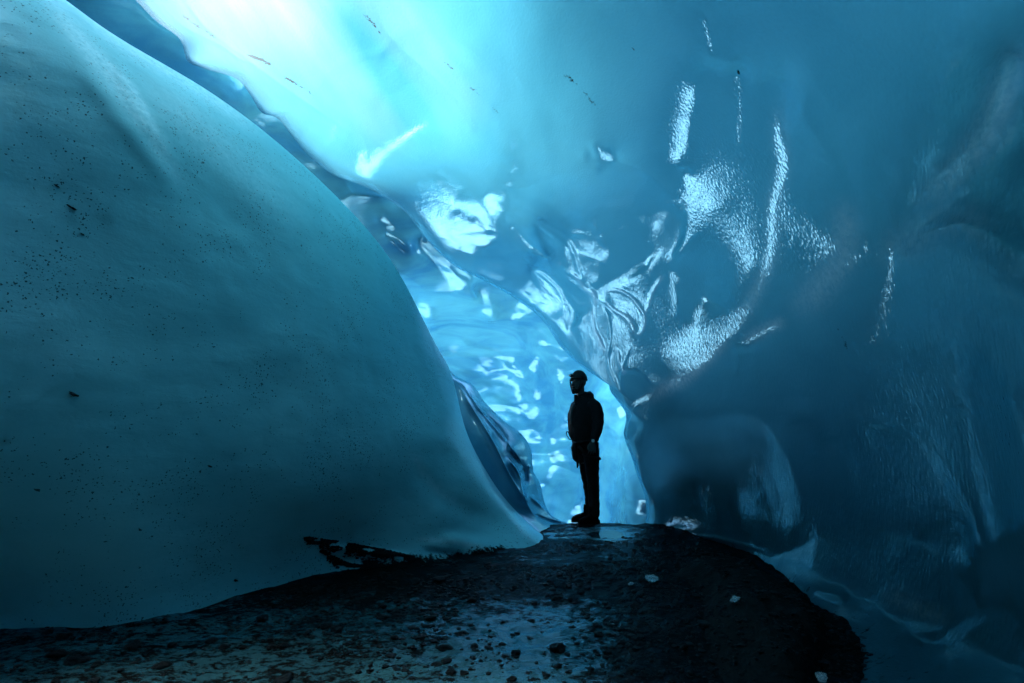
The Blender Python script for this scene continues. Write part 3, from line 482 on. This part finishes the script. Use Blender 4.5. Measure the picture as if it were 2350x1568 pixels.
def rock_bm(r, seed, sub=2, flat=.6, rough=.35):
    bm = bmesh.new(); bmesh.ops.create_icosphere(bm, subdivisions=sub, radius=1); o = Vector((seed*3.1, seed*1.7, seed*.9))
    for v in bm.verts:
        n = mnoise.noise(v.co*1.1+o)*rough*1.5+mnoise.noise(v.co*2.7+o)*rough*.6; v.co = v.co*(1+n); v.co.z *= flat; v.co *= r
    return bm
from mathutils.bvhtree import BVHTree
LEDGE = BVHTree.FromObject(bpy.data.objects['rock_ledge'], bpy.context.evaluated_depsgraph_get())
def ground(x, y):
    z = float(floor_z(x, y)); h = LEDGE.ray_cast(Vector((x, y, 2)), Vector((0, 0, -1)))[0]
    return max(z, h.z) if h is not None else z
# loose grit: far too many grains to count
def make_gravel():
    protos = []
    for k in range(6):
        bm = rock_bm(1, k+1, 1, .5, .3); protos.append((np.array([v.co[:] for v in bm.verts]), np.array([[v.index for v in f.verts] for f in bm.faces]))); bm.free()
    Vs = []; Fs = []; off = 0; cnt = 0
    def put(x, y, z, r):
        nonlocal off
        pv, pf = protos[rng.integers(6)]; a = rng.uniform(0, 6.28); c, s = math.cos(a), math.sin(a)
        q = pv*r*rng.uniform(.6, 1.4, 3)*np.array([1, 1, .8]); q = q@np.array([[c, s, 0], [-s, c, 0], [0, 0, 1]])+np.array([x, y, z]); Vs.append(q); Fs.append(pf+off); off += len(pv)
    n = 22000; y = 2.2+rng.random(n)**1.3*4.7; x = rng.uniform(-3.2, 2.0, n)
    cl = fbm(np.stack([x, y*1.4, x*0], -1)*1.6, 4, 81); fine = fbm(np.stack([x, y, x*0], -1)*6, 2, 82)
    lim = -2.9+(y-3.4)*1.35                      # the slab meets the floor along this line
    dens = .26+cl*1.3+.35*np.clip((x-(.2+.3*(y-2.8)))/.5, 0, 1)+fine*.5+.35*np.exp(-((y-4.6)/.9)**2)+.25*np.clip((y-5)/1, 0, 1)-.25*np.exp(-((x-.15)/.5)**2-((y-3.0)/.8)**2)
    keep = (dens > rng.random(n)*.9) & (x > lim-.1) & ~((x > .75) & (y > 6.15) & (fine < .25))
    x, y = x[keep], y[keep]; z = np.array([ground(a, b) for a, b in zip(x, y)]); r = .005+.018*rng.random(len(x))**2.5
    for i in range(len(x)): put(x[i], y[i], z[i]+r[i]*.1, r[i])
    me = bpy.data.meshes.new('gravel'); V = np.concatenate(Vs); Fa = np.concatenate(Fs)
    me.from_pydata(V.tolist(), [], Fa.tolist()); me.materials.append(M_stone); o = bpy.data.objects.new('gravel', me); C.objects.link(o)
    tag(o, 'fine black gravel strewn over the wet icy cave floor', 'gravel', kind='stuff')
make_gravel()
# larger single stones
def make_stones():
    src = []
    for k in range(7): src.append(link('stone', rock_bm(1, 20+k, 3, .55, .35), M_stone, None, k % 2 == 0))
    spots = []
    for _ in range(4000):
        if len(spots) >= 110: break
        v = rng.uniform(1275, 1575); u = rng.uniform(100, 1520)
        if v < 1500-.26*u*.6-40 or (u > 1300 and v > 1480): continue
        x, y = on_floor(u, v)
        if x < -2.9+(y-3.4)*1.35: continue
        spots.append((x, y))
    for px in [(1080, 1530), (905, 1468), (760, 1390), (1180, 1350), (1010, 1335), (880, 1325), (650, 1480), (395, 1480), (580, 1345), (605, 1350), (1560, 1400), (1620, 1450), (1700, 1420), (1500, 1370), (1780, 1480), (1660, 1520), (1570, 1490), (1730, 1340), (1820, 1440), (1640, 1330), (1450, 1290), (1520, 1275), (1600, 1265)]: spots.append(on_floor(*px))
    for i, (x, y) in enumerate(spots):
        o = src[i] if i < 7 else src[i % 7].copy()
        if i >= 7: C.objects.link(o)
        r = float(.012+.03*rng.random()**2.2); o.scale = (r*rng.uniform(.8, 1.4), r, r*rng.uniform(.7, 1.1)); o.rotation_euler = (0, 0, rng.uniform(0, 6.28))
        o.location = (x, y, ground(x, y)+r*.15)
        tag(o, 'small black wet stone lying among the gravel on the cave floor', 'stone', 'black stones scattered over the cave floor')
make_stones()
# lumps of clear ice
def make_chunks():
    m, N, L = nodes('clear_ice_lump'); p = N('ShaderNodeBsdfPrincipled'); set_(p, Roughness=.06, IOR=1.31); p.inputs['Base Color'].default_value = (.75, .9, .95, 1); p.inputs['Transmission Weight'].default_value = .75
    o = N('ShaderNodeOutputMaterial'); L(p.outputs[0], o.inputs[0])
    for u, v, w, z, lab in [(1495, 1328, 30, 0.02, 'largest lump of clear ice, lying on the gravel left of the rock ledge'), (1688, 1376, 24, .12, 'small bright lump of clear ice lying on top of the black rock ledge'),
                         (1884, 1552, 30, .0, 'clear ice lump on the floor beside the right edge of the rock ledge'), (1448, 1340, 14, 0.0, 'tiny dull ice lump on the gravel just left of the largest lump')]:
        D = floorD(u, v, z); x, y, zz = P3(u, v, D); r = w/2/F*D*.85
        bm = rock_bm(float(r), w+u, 3, .65, .5)
        c = link('ice_lump', bm, m, None, False); c.location = (x, y, z); tag(c, lab, 'ice lump')
make_chunks()

# black grit banks smeared on the foot of the slab
def bvh_of(name):
    from mathutils.bvhtree import BVHTree
    dg = bpy.context.evaluated_depsgraph_get(); return BVHTree.FromObject(bpy.data.objects[name], dg)
def make_bank():
    T = bvh_of('left_ice_wall'); Cc = Vector(CAM); protos = []
    for k in range(4):
        bm = rock_bm(1, k+50, 1, .6, .3); protos.append((np.array([v.co[:] for v in bm.verts]), np.array([[v.index for v in f.verts] for f in bm.faces]))); bm.free()
    def band(name, line, w0, n, r0, label):
        c = curve(line, 60); Vs = []; Fs = []; off = 0
        for _ in range(n):
            i = rng.random(); k = i*59; a = int(k); b = min(a+1, 59); q = c[a]+(c[b]-c[a])*(k-a)
            w = q[2]; e = abs(rng.normal())*.5; u = q[0]+rng.normal()*3+e*w*.5*rng.random(); v = q[1]+e*w
            if mnoise.noise(Vector((u*.03, v*.09, 2.0))) < -.30+e*.22: continue
            d = Vector(P3(u, v, 1.0))-Cc; h, nn, _, _ = T.ray_cast(Cc, d.normalized())
            if h is None: continue
            r = r0*(.3+rng.random()**2); pv, pf = protos[rng.integers(4)]; Vs.append(pv*r*rng.uniform(.6, 1.6, 3)+np.array(h)); Fs.append(pf+off); off += len(pv)
        me = bpy.data.meshes.new(name); me.from_pydata(np.concatenate(Vs).tolist(), [], np.concatenate(Fs).tolist()); me.materials.append(M_stone); o = bpy.data.objects.new(name, me); C.objects.link(o)
        tag(o, label, 'grit', kind='stuff')
    band('grit_streak', [(700, 1233, 14), (760, 1240, 26), (830, 1252, 30), (900, 1266, 18), (945, 1277, 10)], 1, 5200, .010, 'black grit streak smeared across the foot of the left ice wall')
    band('grit_fan', [(740, 1262, 10), (790, 1290, 26), (850, 1300, 40), (920, 1310, 50), (1000, 1318, 44), (1080, 1318, 30)], 1, 6000, .011, 'bank of black grit where the left ice wall meets the floor')
make_bank()
def make_frozen():
    T = bvh_of('left_ice_wall'); Cc = Vector(CAM)
    for i, (u, v, r, lab) in enumerate([(167, 478, .016, 'largest dark stone chip frozen into the upper left ice wall'), (168, 905, .017, 'bent dark chip stuck low on the left part of the left ice wall'), (130, 427, .009, 'thin dark chip just above the largest chip in the left ice wall'),
                                      (188, 537, .007, 'tiny dark chip just below the largest chip in the left ice wall'), (480, 1070, .010, 'lone dark chip in the middle of the lower left ice wall'), (540, 1332, .013, 'dark chip near the floor line of the left ice wall')]):
        h, nn, _, _ = T.ray_cast(Cc, (Vector(P3(u, v, 1.0))-Cc).normalized()); o = link('stone_chip', rock_bm(r, 60+i, 2, .5, .6), M_stone, None, False)
        o.scale = (1.5, 1, 1); o.rotation_euler = (0, .5, .3); o.location = h; tag(o, lab, 'stone')
make_frozen()

# ------------------------------------------------------------------ the person
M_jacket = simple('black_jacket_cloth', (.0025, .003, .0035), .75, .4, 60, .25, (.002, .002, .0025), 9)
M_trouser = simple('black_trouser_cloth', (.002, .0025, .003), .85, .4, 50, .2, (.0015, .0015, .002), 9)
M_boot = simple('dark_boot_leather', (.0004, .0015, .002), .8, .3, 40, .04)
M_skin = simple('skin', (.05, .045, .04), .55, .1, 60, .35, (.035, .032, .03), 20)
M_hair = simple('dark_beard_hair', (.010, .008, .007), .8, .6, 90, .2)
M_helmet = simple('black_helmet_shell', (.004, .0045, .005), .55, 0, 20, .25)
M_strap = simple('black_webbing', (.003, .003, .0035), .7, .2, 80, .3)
M_metal = simple('dull_metal', (.30, .32, .34), .35, .1, 40, .5); M_metal.node_tree.nodes['Principled BSDF'].inputs['Metallic'].default_value = 1
M_dial = simple('pale_watch_dial', (.75, .78, .78), .2, 0, 20, .6)
M_lens = simple('headlamp_lens', (.55, .6, .62), .12, 0, 20, .8)
M_shirt = simple('grey_green_lining', (.05, .07, .075), .8, .2, 60, .2)
def tube(bm, pts, seg=14, cap=True):
    """loft of ellipses: pts = (x, y, z, rx, ry[, yaw]) ; sections stay across the path"""
    rings = []; n = len(pts)
    for i, p in enumerate(pts):
        a = Vector(pts[max(i-1, 0)][:3]); b = Vector(pts[min(i+1, n-1)][:3]); t = (b-a).normalized(); yaw = p[5] if len(p) > 5 else 0
        X = Vector((math.cos(yaw), math.sin(yaw), 0)); Y = t.cross(X).normalized() if abs(t.dot(X)) < .95 else Vector((0, 1, 0)); X = Y.cross(t).normalized()
        rings.append([bm.verts.new(Vector(p[:3])+X*(p[3]*math.cos(k*2*math.pi/seg))+Y*(p[4]*math.sin(k*2*math.pi/seg))) for k in range(seg)])
    for a, b in zip(rings[:-1], rings[1:]):
        for k in range(seg): bm.faces.new((a[k], a[(k+1) % seg], b[(k+1) % seg], b[k]))
    if cap:
        bm.faces.new(rings[0][::-1]); bm.faces.new(rings[-1])
    return bm
def ball(bm, c, r, sc=(1, 1, 1), sub=3):
    r_ = bmesh.ops.create_icosphere(bm, subdivisions=sub, radius=r)
    for v in r_['verts']: v.co = Vector((v.co.x*sc[0], v.co.y*sc[1], v.co.z*sc[2]))+Vector(c)
def remesh(o, vox, it=4, disp=0, dsc=.08):
    m = o.modifiers.new('join', 'REMESH'); m.mode = 'VOXEL'; m.voxel_size = vox; m.use_smooth_shade = True
    s = o.modifiers.new('smooth', 'SMOOTH'); s.iterations = it; s.factor = .5
    if disp:
        t = bpy.data.textures.new(o.name+'_folds', 'CLOUDS'); t.noise_scale = dsc; d = o.modifiers.new('folds', 'DISPLACE'); d.texture = t; d.strength = disp; d.mid_level = .5
def make_person():
    # local frame: x to the photo's right, -y towards the camera, z up, metres; he faces left and a little to the camera
    fd = .42                                             # facing: left and a bit towards the viewer
    bm = bmesh.new()
    # head: skull, face, jaw, nose, ears ; looks to the left and towards the camera
    hx, hz = -.085, 1.70; ux, uy = -.80, -.60            # facing direction of the head
    ball(bm, (hx+.010, .008, hz+.02), .090, (1.0, .95, 1.15)); ball(bm, (hx+ux*.018, uy*.018, hz-.045), .080, (.92, .92, 1.18)); ball(bm, (hx+ux*.042, uy*.042, hz-.105), .038, (1.1, 1.1, .85))
    sx, sy = -uy, ux
    ball(bm, (hx+ux*.098, uy*.098, hz-.028), .015, (1, 1, 1.6)); ball(bm, (hx+ux*.106, uy*.106, hz-.045), .014)            # nose bridge, tip
    for k in (-1, 1):
        ball(bm, (hx+ux*.078+sx*k*.034, uy*.078+sy*k*.034, hz+.018), .019, (1.2, 1.2, .6)); ball(bm, (hx+ux*.062+sx*k*.042, uy*.062+sy*k*.042, hz-.04), .024)   # brow, cheek
        ball(bm, (hx+sx*k*.092, sy*k*.092, hz-.015), .022, (.6, .6, 1.4))          # ear
    ball(bm, (hx+ux*.083, uy*.083, hz-.078), .016, (1.3, 1.3, .5)); ball(bm, (hx+ux*.081, uy*.081, hz-.090), .015, (1.2, 1.2, .5))  # lips
    tube(bm, [(-.03, .02, 1.42, .07, .07), (-.045, .012, 1.50, .058, .058), (-.065, .004, 1.58, .055, .056), (-.075, 0, 1.64, .06, .06)])
    tube(bm, [(.00, .02, .90, .14, .11), (-.01, .02, 1.05, .13, .10), (-.02, .02, 1.22, .14, .11), (-.02, .02, 1.38, .15, .11), (-.03, .02, 1.45, .10, .08)], 18)
    legs = [[(.055, -.03, .93, .085, .09), (.06, -.03, .72, .078, .082), (.065, -.025, .5, .058, .06), (.08, -.02, .3, .052, .056), (.075, -.02, .1, .038, .042), (.06, -.02, .05, .04, .045)],
            [(-.02, .10, .93, .085, .09), (-.01, .11, .72, .078, .082), (.03, .12, .5, .058, .06), (.05, .13, .3, .052, .056), (.04, .14, .1, .038, .042), (.03, .14, .05, .04, .045)]]
    for l in legs: tube(bm, l)
    # near arm hangs, hand relaxed against the thigh; far arm hidden behind the chest
    near = [(.10, -.10, 1.42, .055, .055), (.125, -.14, 1.30, .05, .05), (.13, -.16, 1.16, .042, .044), (.095, -.175, 1.05, .034, .036), (.055, -.185, .985, .026, .03)]
    far = [(-.09, .15, 1.42, .055, .055), (-.13, .17, 1.28, .05, .05), (-.12, .17, 1.14, .042, .044), (-.12, .13, 1.04, .034, .036), (-.10, .09, .985, .026, .03)]
    for arm, palm, s in ((near, (.045, -.19, .93), 1), (far, (-.09, .08, .93), -1)):
        tube(bm, arm); w = arm[-1]
        tube(bm, [(w[0], w[1], w[2]+.01, .027, .022), (palm[0], palm[1], palm[2]+.015, .040, .016), (palm[0]-.003, palm[1], palm[2]-.022, .042, .015)])
        for k, (dx, L_, sp) in enumerate([(-.031, .070, -.012), (-.010, .082, -.004), (.011, .078, .004), (.031, .062, .012)]):
            x, y, z = palm[0]+dx, palm[1], palm[2]-.022
            tube(bm, [(x, y, z+.012, .0105, .0105), (x+sp*.5, y-.004, z-L_*.45, .0095, .0095), (x+sp*.8-.004, y+.004, z-L_*.78, .0085, .0085), (x+sp-.009, y+.014, z-L_*.98, .007, .007)], 8)
        x, y, z = palm[0]-.036, palm[1], palm[2]+.015      # thumb leaves the side of the palm
        tube(bm, [(x+.012, y, z+.01, .013, .012), (x-.014, y-.010, z-.018, .0115, .011), (x-.020, y-.014, z-.045, .0095, .0095), (x-.018, y-.014, z-.062, .0075, .0075)], 8)
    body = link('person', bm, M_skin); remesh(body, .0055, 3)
    fx, fy = P3(1349, 1200, floorD(1349, 1200, 0.0))[:2]; fz = float(floor_z(fx, fy))
    body.location = (float(fx)+.0, float(fy), fz+.01)
    tag(body, 'person in black jacket, trousers and helmet standing in silhouette at the cave passage', 'person')
    def part(name, bm, mat, vox=0, it=3, disp=0, dsc=.08, parent=body, smooth=True):
        o = link(name, bm, mat, parent, smooth)
        if vox: remesh(o, vox, it, disp, dsc)
        return o
    # jacket: torso, puffed sleeves, collar, hood folded on the back
    b = bmesh.new()
    tube(b, [(-.015, .01, .955, .125, .125), (-.02, .01, .985, .150, .14), (-.030, .01, 1.06, .182, .155), (-.035, .01, 1.15, .185, .16), (-.035, .01, 1.25, .180, .155), (-.03, .012, 1.34, .168, .15), (-.02, .015, 1.42, .150, .125), (-.02, .02, 1.475, .105, .09), (-.03, .02, 1.51, .08, .075)], 24)
    tube(b, [(.06, -.06, 1.445, .07, .07), (.105, -.10, 1.40, .075, .078), (.128, -.125, 1.30, .072, .075), (.128, -.14, 1.20, .070, .072), (.110, -.155, 1.10, .062, .064), (.080, -.172, 1.03, .052, .054), (.062, -.18, .995, .044, .044)])
    tube(b, [(-.06, .10, 1.445, .07, .07), (-.10, .14, 1.40, .075, .078), (-.135, .16, 1.30, .072, .075), (-.135, .17, 1.18, .068, .070), (-.125, .15, 1.08, .060, .060), (-.11, .11, 1.02, .048, .05)])
    tube(b, [(.03, .03, 1.44, .085, .07), (.045, .03, 1.50, .075, .07), (.05, .03, 1.545, .055, .055), (.038, .02, 1.575, .035, .035)], 14)      # hood
    tube(b, [(-.10, -.07, 1.45, .05, .025), (-.125, -.075, 1.50, .035, .016), (-.135, -.07, 1.545, .016, .01)], 8)                            # collar flap
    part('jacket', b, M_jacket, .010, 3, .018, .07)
    b = bmesh.new(); tube(b, [(-.03, .02, 1.49, .082, .078), (-.045, .015, 1.535, .074, .072), (-.055, .01, 1.56, .070, .068)], 16); part('collar', b, M_jacket, .006, 2)
    b = bmesh.new(); tube(b, [(-.145, -.075, 1.42, .022, .03), (-.178, -.07, 1.36, .018, .03), (-.192, -.065, 1.26, .016, .03), (-.185, -.06, 1.18, .012, .02)], 10); part('jacket_lining', b, M_shirt, .006, 2)
    # trousers
    b = bmesh.new()
    tube(b, [(-.005, .02, 1.02, .135, .125), (.0, .02, .95, .145, .14), (.015, .03, .86, .135, .135)], 20)
    tube(b, [(.045, -.03, .95, .10, .11), (.055, -.035, .80, .095, .10), (.06, -.03, .62, .083, .085), (.068, -.03, .47, .072, .078), (.075, -.02, .32, .068, .072), (.078, -.02, .20, .066, .07), (.075, -.02, .13, .07, .072), (.072, -.02, .09, .062, .07)], 16)
    tube(b, [(-.02, .10, .95, .10, .11), (-.01, .11, .80, .095, .10), (.015, .12, .62, .083, .085), (.035, .12, .47, .072, .078), (.05, .12, .32, .068, .072), (.05, .12, .20, .066, .07), (.045, .12, .13, .068, .072), (.04, .12, .09, .062, .07)], 16)
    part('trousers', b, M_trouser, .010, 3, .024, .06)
    # boots: sole, foot, shaft
    for k, (x, y, yaw) in enumerate([(.068, -.03, math.pi+.35), (.02, .13, math.pi+.05)]):
        b = bmesh.new(); c, s = math.cos(yaw), math.sin(yaw); q = lambda l, z, a, h: (x+c*l, y+s*l, z, a, h)
        sole = [(-.075, .03, .030), (-.03, .032, .040), (.05, .030, .042), (.12, .028, .046), (.175, .026, .040), (.205, .028, .022)]
        tube(b, [(x+c*l, y+s*l, z, w, .026, yaw+math.pi/2) for l, z, w in sole], 12)
        tube(b, [(x+c*-.01, y+s*-.01, .04, .055, .06), (x, y, .09, .055, .058), (x, y, .16, .055, .055), (x, y, .21, .052, .052)], 14)
        tube(b, [(x-c*.04, y-s*.04, .06, .045, .045, yaw+math.pi/2), (x+c*.06, y+s*.06, .075, .045, .042, yaw+math.pi/2), (x+c*.13, y+s*.13, .06, .045, .036, yaw+math.pi/2), (x+c*.185, y+s*.185, .045, .034, .026, yaw+math.pi/2)], 12)
        bo = part('boot', b, M_boot, .008, 2)
        b = bmesh.new(); tube(b, [(x+c*l, y+s*l, .008, w*1.08, .010, yaw+math.pi/2) for l, z, w in sole], 12); part('sole', b, M_strap, parent=bo)
    # helmet with rim, straps and headlamp
    b = bmesh.new(); r_ = bmesh.ops.create_uvsphere(b, u_segments=36, v_segments=20, radius=.113)
    for v in r_['verts']:
        v.co.x *= .93; v.co.y *= .93; v.co.z *= 1.12
        f = v.co.x*ux+v.co.y*uy; lim = .006+.30*max(0, f)*.35-.22*max(0, -f)*.55
        if v.co.z < lim: v.co.x *= .97; v.co.y *= .97; v.co.z = lim+(v.co.z-lim)*.10
        v.co += Vector((hx+.008, .006, hz+.022))
    he = part('helmet', b, M_helmet)
    b = bmesh.new()
    for k in range(28):
        a = k/28*2*math.pi; 
    ring = [(hx+.008+math.cos(a)*.103, .006+math.sin(a)*.103, hz+.034+(.012 if (math.cos(a)*ux+math.sin(a)*uy) > 0 else -.016)*abs(math.cos(a)*ux+math.sin(a)*uy)) for a in np.linspace(0, 2*math.pi, 33)]
    tube(b, [(p[0], p[1], p[2], .006, .006) for p in ring], 8, False); part('helmet_rim', b, M_helmet, parent=he)
    b = bmesh.new(); ball(b, (hx+ux*.122, uy*.122, hz+.075), .026, (1, 1, .75)); hl = part('headlamp', b, M_helmet, parent=he)
    b = bmesh.new(); ball(b, (hx+ux*.138-.004, uy*.138-.006, hz+.075), .014, (1.2, 1.2, .7)); part('lens', b, M_lens, parent=he)
    b = bmesh.new()
    for k in (-1, 1):
        tube(b, [(hx+ux*.05+sx*k*.10, uy*.05+sy*k*.10, hz+.04, .005, .003), (hx+ux*.055+sx*k*.088, uy*.055+sy*k*.088, hz-.04, .005, .003), (hx+ux*.07+sx*k*.05, uy*.07+sy*k*.05, hz-.115, .005, .003), (hx+ux*.080, uy*.080, hz-.150, .006, .004)], 6)
    tube(b, [(hx+ux*.125, uy*.125, hz+.045, .004, .004), (hx+ux*.13, uy*.13, hz-.03, .004, .004), (hx+ux*.115, uy*.115, hz-.10, .004, .004), (hx+ux*.10, uy*.10, hz-.145, .006, .005), (hx+ux*.070, uy*.070, hz-.148, .005, .005)], 6)
    part('chin_strap', b, M_strap)
    b = bmesh.new(); ball(b, (hx+ux*.045, uy*.045, hz-.108), .046, (1.1, 1.1, .85)); ball(b, (hx+ux*.075, uy*.075, hz-.072), .020, (1.6, 1.4, .5))
    for k in (-1, 1): tube(b, [(hx+sx*k*.080, sy*k*.080, hz-.01, .012, .016), (hx+ux*.02+sx*k*.076, uy*.02+sy*k*.076, hz-.06, .014, .018), (hx+ux*.04+sx*k*.045, uy*.04+sy*k*.045, hz-.11, .02, .02)], 8)
    part('beard', b, M_hair, .006, 2, .006, .02)
    # climbing harness, gear pouch, carabiners, gloves, watch
    b = bmesh.new(); tube(b, [(-.01+math.cos(a)*.158, .015+math.sin(a)*.150, .985+.012*math.cos(a), .007, .022) for a in np.linspace(0, 2*math.pi, 41)], 8, False)
    tube(b, [(.055+math.cos(a)*.108, -.035+math.sin(a)*.112, .80-.03*math.cos(a), .006, .018) for a in np.linspace(0, 2*math.pi, 33)], 8, False)
    tube(b, [(-.14, -.05, .98, .02, .006), (-.09, -.11, .90, .02, .006), (-.02, -.14, .82, .02, .006)], 8); hn = part('harness', b, M_strap)
    b = bmesh.new(); tube(b, [(-.135, -.06, .97, .035, .05), (-.155, -.06, .90, .040, .055), (-.150, -.06, .84, .034, .05), (-.145, -.06, .78, .036, .045), (-.125, -.06, .74, .02, .03)], 12); part('gear_pouch', b, M_strap, .008, 2, .01, .04)
    b = bmesh.new(); tube(b, [(-.12, -.09, .76, .018, .014), (-.122, -.09, .71, .014, .012), (-.125, -.09, .665, .008, .006)], 8); part('hanging_strap', b, M_strap)
    def carabiner(x, y, z, l, w, tilt, yaw=0):
        b = bmesh.new(); pts = []
        for a in np.linspace(0, 2*math.pi, 29):
            px, pz = math.cos(a)*w*(.85+.15*math.sin(a)), math.sin(a)*l; c, s = math.cos(tilt), math.sin(tilt)
            pts.append((x+(px*c-pz*s)*math.cos(yaw), y+(px*c-pz*s)*math.sin(yaw), z+px*s+pz*c, .0052, .0052))
        # round section tube along the loop
        for p, q in zip(pts[:-1], pts[1:]):
            P_, Q_ = Vector(p[:3]), Vector(q[:3]); r_ = bmesh.ops.create_cone(b, segments=8, radius1=.0055, radius2=.0055, depth=(Q_-P_).length*1.15, cap_ends=True)
            R_ = (Q_-P_).to_track_quat('Z', 'Y').to_matrix()
            for v in r_['verts']: v.co = R_@v.co+(P_+Q_)/2
        part('carabiner', b, M_strap, parent=body)
    carabiner(-.218, -.04, 1.045, .055, .020, .45); carabiner(.112, -.10, .82, .055, .022, -.15); carabiner(.095, -.11, .80, .05, .02, .1); carabiner(.122, -.09, .865, .04, .018, -.1)
    b = bmesh.new(); tube(b, [(.056+math.cos(a)*.032, -.186+math.sin(a)*.034, .990, .006, .012) for a in np.linspace(0, 2*math.pi, 21)], 6, False); wa = part('watch', b, M_strap)
    b = bmesh.new(); r_ = bmesh.ops.create_cone(b, segments=20, radius1=.019, radius2=.018, depth=.010, cap_ends=True)
    for v in r_['verts']: v.co = Matrix.Rotation(math.radians(80), 3, 'X')@v.co+Vector((.050, -.226, .990))
    part('dial', b, M_dial, parent=wa, smooth=False)
make_person()
